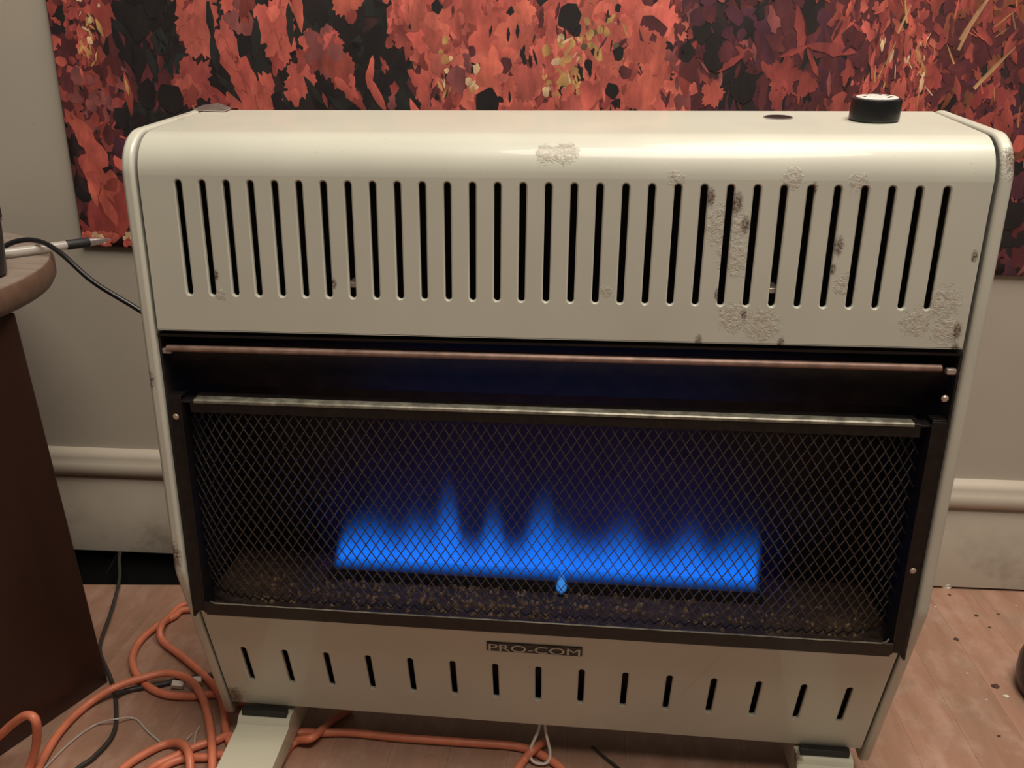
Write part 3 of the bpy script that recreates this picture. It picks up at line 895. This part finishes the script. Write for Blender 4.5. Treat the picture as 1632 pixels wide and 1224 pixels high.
# ------------------------------------------------------------------ side table on the left and what lies on it
TC = Vector((-.875, .04, 0)); TR = .357; TZ = .52
table = empty('side_table', (-.85, .0, 0))
tag(table, 'dark brown wooden side table with a round grey-brown top left of the heater', 'table')
def tpart(mb, name, mat, **kw):
    o = mb.build(name, mat, None, **kw); o.parent = table; o.location = -table.location; return o
mb = MB(); mb.lathe([(TR-.012, TZ-.030), (TR-.004, TZ-.027), (TR, TZ-.020), (TR, TZ-.006), (TR-.003, TZ-.0012)], TC, (0, 0, 1), 96)
tpart(mb, 'table_edge', M['table_edge'], smooth=True)
mb = MB(); mb.lathe([(TR-.0035, TZ-.002), (TR-.004, TZ), (TR-.01, TZ)], TC, (0, 0, 1), 96)
tpart(mb, 'table_top', M['tabletop'], smooth=True, angle=30)
# body: side panels leaning slightly
def quadbox(mb, b, tp):
    vs = [(*p, 0.0) for p in b] + [(*p, TZ-.030) for p in tp]
    mb.add(vs, [(3, 2, 1, 0), (4, 5, 6, 7), (0, 1, 5, 4), (1, 2, 6, 5), (2, 3, 7, 6), (3, 0, 4, 7)])
mb = MB(); quadbox(mb, [(-.677, -.16), (-.660, -.16), (-.539, .146), (-.556, .146)], [(-.640, -.16), (-.623, -.16), (-.5275, .082), (-.545, .082)])
tpart(mb, 'side_board', M['table_body'], bevel=.002)
mb = MB(); quadbox(mb, [(-1.14, -.20), (-1.123, -.20), (-1.123, .146), (-1.14, .146)], [(-1.14, -.14), (-1.123, -.14), (-1.123, .082), (-1.14, .082)])
tpart(mb, 'side_board', M['table_body'], bevel=.002)
mb = MB(); quadbox(mb, [(-1.122, .125), (-.557, .125), (-.557, .142), (-1.122, .142)], [(-1.122, .064), (-.546, .064), (-.546, .080), (-1.122, .080)])
tpart(mb, 'back_board', M['table_body'], bevel=.002)
mb = MB(); quadbox(mb, [(-1.122, -.158), (-.678, -.158), (-.671, -.142), (-1.122, -.142)], [(-1.122, -.158), (-.641, -.158), (-.636, -.142), (-1.122, -.142)])
tpart(mb, 'front_board', M['table_body'], bevel=.002)

mug = empty('black_mug', (-.584, .098, TZ)); tag(mug, 'black lidded tumbler at the edge of the side table', 'tumbler')
mb = MB(); mb.lathe([(.033, 0), (.0365, .003), (.039, .055), (.0395, .056)], (0, 0, 0), (0, 0, 1), 36); mb.build('tumbler_body', M['black_plastic'], mug, smooth=True)
mb = MB(); mb.lathe([(.0375, .0565), (.0405, .058), (.040, .078), (.034, .088), (.02, .091)], (0, 0, 0), (0, 0, 1), 36); mb.build('tumbler_lid', M['dark_rubber'], mug, smooth=True)
mb = MB(); mb.lathe([(.0402, .0548), (.0402, .0562)], (0, 0, 0), (0, 0, 1), 36); mb.build('tumbler_rim', M['steel'], mug, smooth=True)

# ballpoint pen reaching over the table edge
pa, pb = Vector((-.5370, .2900, TZ+.0065)), Vector((-.6110, .178, TZ+.0065))
pd = (pa-pb).normalized(); PL = (pa-pb).length
pen = empty('ballpoint_pen', pb); tag(pen, 'silver ballpoint pen with dark grip poking over the table edge', 'pen')
def penpart(name, mat, prof_):
    mb = MB(); mb.lathe(prof_, (0, 0, 0), pd, 20); return mb.build(name, mat, pen, smooth=True, angle=35)
penpart('pen_barrel', M['clear'], [(.0042, 0), (.005, .003), (.0052, PL*.60)])
penpart('pen_grip', M['dark_rubber'], [(.0052, PL*.60), (.0058, PL*.615), (.0056, PL*.70), (.0058, PL*.79), (.0054, PL*.80)])
penpart('pen_nose', M['steel'], [(.0052, PL*.80), (.0044, PL*.87), (.0020, PL*.965), (.0009, PL*.975), (.0006, PL)])
mb = MB()
mb.tube([pb+pd*(-.004)-pb, pb+pd*.02-pb], .0028, 10); mb.build('pen_button', M['steel'], pen)

def cord(name, runs, r, mat, label, cat, group=None, seg=10, per=8):
    mb = MB()
    for run in runs: mb.tube(spline(run, per), r, seg)
    o = mb.build(name, mat, None, smooth=True, angle=60)
    return tag(o, label, cat, group)
cord('black_cable', [[(-.66, .15, TZ+.004), (-.63, .195, TZ+.004), (-.604, .214, TZ+.0155), (-.578, .216, TZ+.0155), (-.550, .208, TZ+.004), (-.512, .2, .4945), (-.4598, .2, .4618), (-.40, .2, .42), (-.33, .23, .36), (-.2, .26, .3), (-.05, .26, .16), (.05, .27, .006)]],
     .0029, M['black_plastic'], 'black cable running from the side table down behind the heater', 'cable')

# ------------------------------------------------------------------ cords on the floor
def fl(u, v, z): return tuple(on_floor(u, v, z))
R0 = .0046
Z1, Z2, Z3 = .0056, .0145, .0235
runA = [(-.30, .30, Z1), (-.42, .315, Z1), fl(302, 962, Z1), fl(272, 981, Z1), fl(256, 1000, Z2), fl(259, 1022, Z1), fl(287, 1044, Z1), fl(320, 1072, Z1), fl(346, 1100, Z2), fl(357, 1132, Z2), fl(360, 1165, Z1), (-.33, .03, Z1), (-.30, -.03, Z1)]
runB = [(-.30, .285, Z1), (-.41, .300, Z1), fl(302, 971, Z1), fl(277, 983, Z1), fl(249, 999, Z1), fl(223, 1022, Z1), fl(211, 1047, Z1), fl(216, 1072, Z1), fl(236, 1094, Z1), fl(265, 1107, Z1), fl(305, 1110, Z1), fl(345, 1107, Z1), (-.35, .12, Z1), (-.25, .15, Z1)]
runCD = [fl(-22, 1262, .006), fl(-14, 1186, .036), fl(0, 1172, .05), fl(22, 1152, .07), fl(43, 1140, .085), fl(57, 1150, .08), fl(58, 1185, .045), fl(46, 1226, .012), fl(30, 1260, Z1), fl(45, 1262, Z1), fl(62, 1222, Z1), fl(95, 1167, Z1), fl(137, 1125, Z1), fl(180, 1097, Z2), fl(222, 1082, Z2), fl(265, 1073, Z2), fl(300, 1082, Z2),
         fl(321, 1108, Z3), fl(333, 1147, Z2), fl(338, 1190, Z3), fl(337, 1235, Z2), fl(325, 1290, Z1)]
runE = [fl(180, 1250, Z1), fl(197, 1224, Z1), fl(235, 1199, Z1), fl(268, 1185, Z1), fl(290, 1186, Z2), fl(301, 1202, Z3), fl(303, 1235, Z2), fl(298, 1290, Z1)]
runF = [fl(215, 1250, Z1), fl(245, 1222, Z1), fl(280, 1205, Z1), fl(312, 1190, Z1), fl(345, 1180, Z1), fl(372, 1174, Z1), (-.29, .03, Z1), fl(467, 1171, Z1), fl(515, 1168, Z1), fl(562, 1168, Z1), fl(640, 1176, Z1), fl(740, 1183, Z1), fl(825, 1190, Z1), fl(868, 1206, Z1), fl(900, 1232, Z1), fl(930, 1290, Z1)]
runG = [fl(240, 1250, Z1), fl(262, 1222, Z1), fl(292, 1209, Z1), fl(330, 1207, Z1), fl(362, 1206, Z1), (-.29, -.005, Z1), fl(465, 1186, Z1), fl(497, 1176, Z2), fl(525, 1152, Z1), fl(560, 1128, Z1)]
runH = [fl(815, 1240, Z1), fl(835, 1212, Z1), fl(850, 1195, Z2), fl(870, 1180, Z1)]
cord('extension_cord', [runA, runB, runCD, runE, runF, runG, runH], R0, M['orange'], 'tangled orange extension cord coiled on the floor under the heater', 'cord')
cord('grey_cable', [[(-.70, .43, -.030), (-.672, .425, .012), (-.655, .395, .018), fl(190, 925, .012), fl(178, 972, .008), fl(162, 1018, .006), fl(160, 1042, .005), fl(176, 1080, .005), fl(184, 1112, .005), fl(182, 1165, .005), fl(152, 1204, .005), fl(120, 1228, .005), fl(60, 1290, .005)]],
     .0025, M['grey_cable'], 'thin dark grey cable coming out of the gap under the baseboard', 'cable')
cord('black_lead', [[fl(182, 1107, .0095), fl(205, 1100, .0035), fl(232, 1095, .0035), fl(262, 1090, .0035), fl(290, 1082, .0035), fl(315, 1079, .0035), (-.36, .19, .0035)]],
     .0032, M['grey_cable'], 'short dark cord crossing beneath the orange cord loops', 'cable')
cord('clear_wire', [[fl(70, 1225, .0024), fl(110, 1185, .0024), fl(150, 1156, .0024), fl(185, 1146, .009), fl(215, 1145, .0024), fl(235, 1165, .0024), fl(262, 1188, .0024)]],
     .0011, M['clear'], 'clear plastic wire lying across the floor left of the heater', 'wire')
cord('clear_wire_loop', [[fl(318, 1158, .0024), fl(312, 1170, .0024), fl(310, 1186, .0024)], [fl(296, 1180, .0022), fl(306, 1170, .0022)]],
     .0011, M['clear'], 'short clear wire curl beside the left heater foot', 'wire')
# cord ties
for (u, v, zz_, a) in ((311, 1085, .013, .5), (283, 1091, .006, .2)):
    mb = MB(); mb.box(-.007, .007, -.004, .004, -.0035, .0035)
    o = mb.build('cord_tag', M['white_plastic'], bevel=.001)
    o.location = fl(u, v, zz_); o.rotation_euler = (.3, .2, a)
    tag(o, 'small white tag on the cords, %s' % ('nearer the heater foot' if u > 300 else 'inside the orange loop'), 'tag', 'white cord tags')
# white string loop hanging under the heater
cord('string_loop', [[(.003, .085, .054), (.000, .074, .035), (-.008, .064, .016), (-.004, .058, .006), (.010, .058, .005), (.014, .064, .014), (.008, .074, .035), (.006, .085, .054)]],
     .0017, M['white_plastic'], 'white string loop hanging below the heater near its middle', 'string')
cord('thin_wire', [[(.06, .09, .004), (.10, .05, .004), (.15, .01, .004), (.21, -.05, .004)]], .0014, M['grey_cable'], 'thin wire on the dark floor under the heater', 'wire')

# black round base at the right edge
rb = empty('round_base', (.648, .235, 0)); tag(rb, 'black round weighted base standing on the floor at the right edge', 'base')
mb = MB(); mb.lathe([(.054, 0), (.060, .006), (.0635, .022), (.0630, .042), (.058, .060), (.048, .070)], (0, 0, 0), (0, 0, 1), 48)
mb.build('base_body', M['black_plastic'], rb, smooth=True, angle=50)
mb = MB(); mb.lathe([(.047, .0695), (.042, .074), (.020, .078), (.013, .082), (.0125, .12)], (0, 0, 0), (0, 0, 1), 40)
mb.build('base_cap', M['dark_rubber'], rb, smooth=True, angle=50)

# plaster chip and crumbs
rnd = random.Random(21)
def pebble(name, mat, loc, r, flat):
    mb = MB(); n_ = 7
    vs = []; fs = []
    for j, (rr_, h) in enumerate(((.8, 0), (1, .35), (.75, .8), (.3, 1))):
        for k in range(n_):
            a = 2*math.pi*k/n_
            q_ = r*rr_*rnd.uniform(.7, 1.2)
            vs.append((q_*math.cos(a)*1.4, q_*math.sin(a), h*r*flat))
    for j in range(3):
        for k in range(n_): fs.append((j*n_+k, j*n_+(k+1) % n_, (j+1)*n_+(k+1) % n_, (j+1)*n_+k))
    fs.append(tuple(range(n_-1, -1, -1))); fs.append(tuple(3*n_+k for k in range(n_)))
    mb.add(vs, fs)
    o = mb.build(name, mat); o.location = loc; o.rotation_euler = (0, 0, rnd.uniform(-.6, .6)); return o
o = pebble('plaster_chip', M['plaster'], fl(1505, 934, .0003), .0085, 1.0); tag(o, 'pale plaster chip against the baseboard right of the heater', 'chip')
for (u, v, r) in ((1524, 1019, .003), (1556, 981, .0026), (1586, 1094, .0042), (1513, 948, .002), (1592, 1173, .0018), (1591, 979, .0018), (1577, 1000, .002)):
    o = pebble('crumb', M['crumb'], fl(u, v, .0002), r, .5); tag(o, 'dark crumb on the bare floor right of the heater', 'crumb', 'dark crumbs on the floor')
for (u, v, r) in ((1604, 1110, .0042), (1542, 1073, .002), (1572, 1115, .0018), (1491, 967, .002), (1619, 965, .002)):
    o = pebble('white_crumb', M['plaster'], fl(u, v, .0002), r*.65, .4); tag(o, 'tiny white crumb on the bare floor right of the heater', 'crumb', 'white crumbs on the floor')
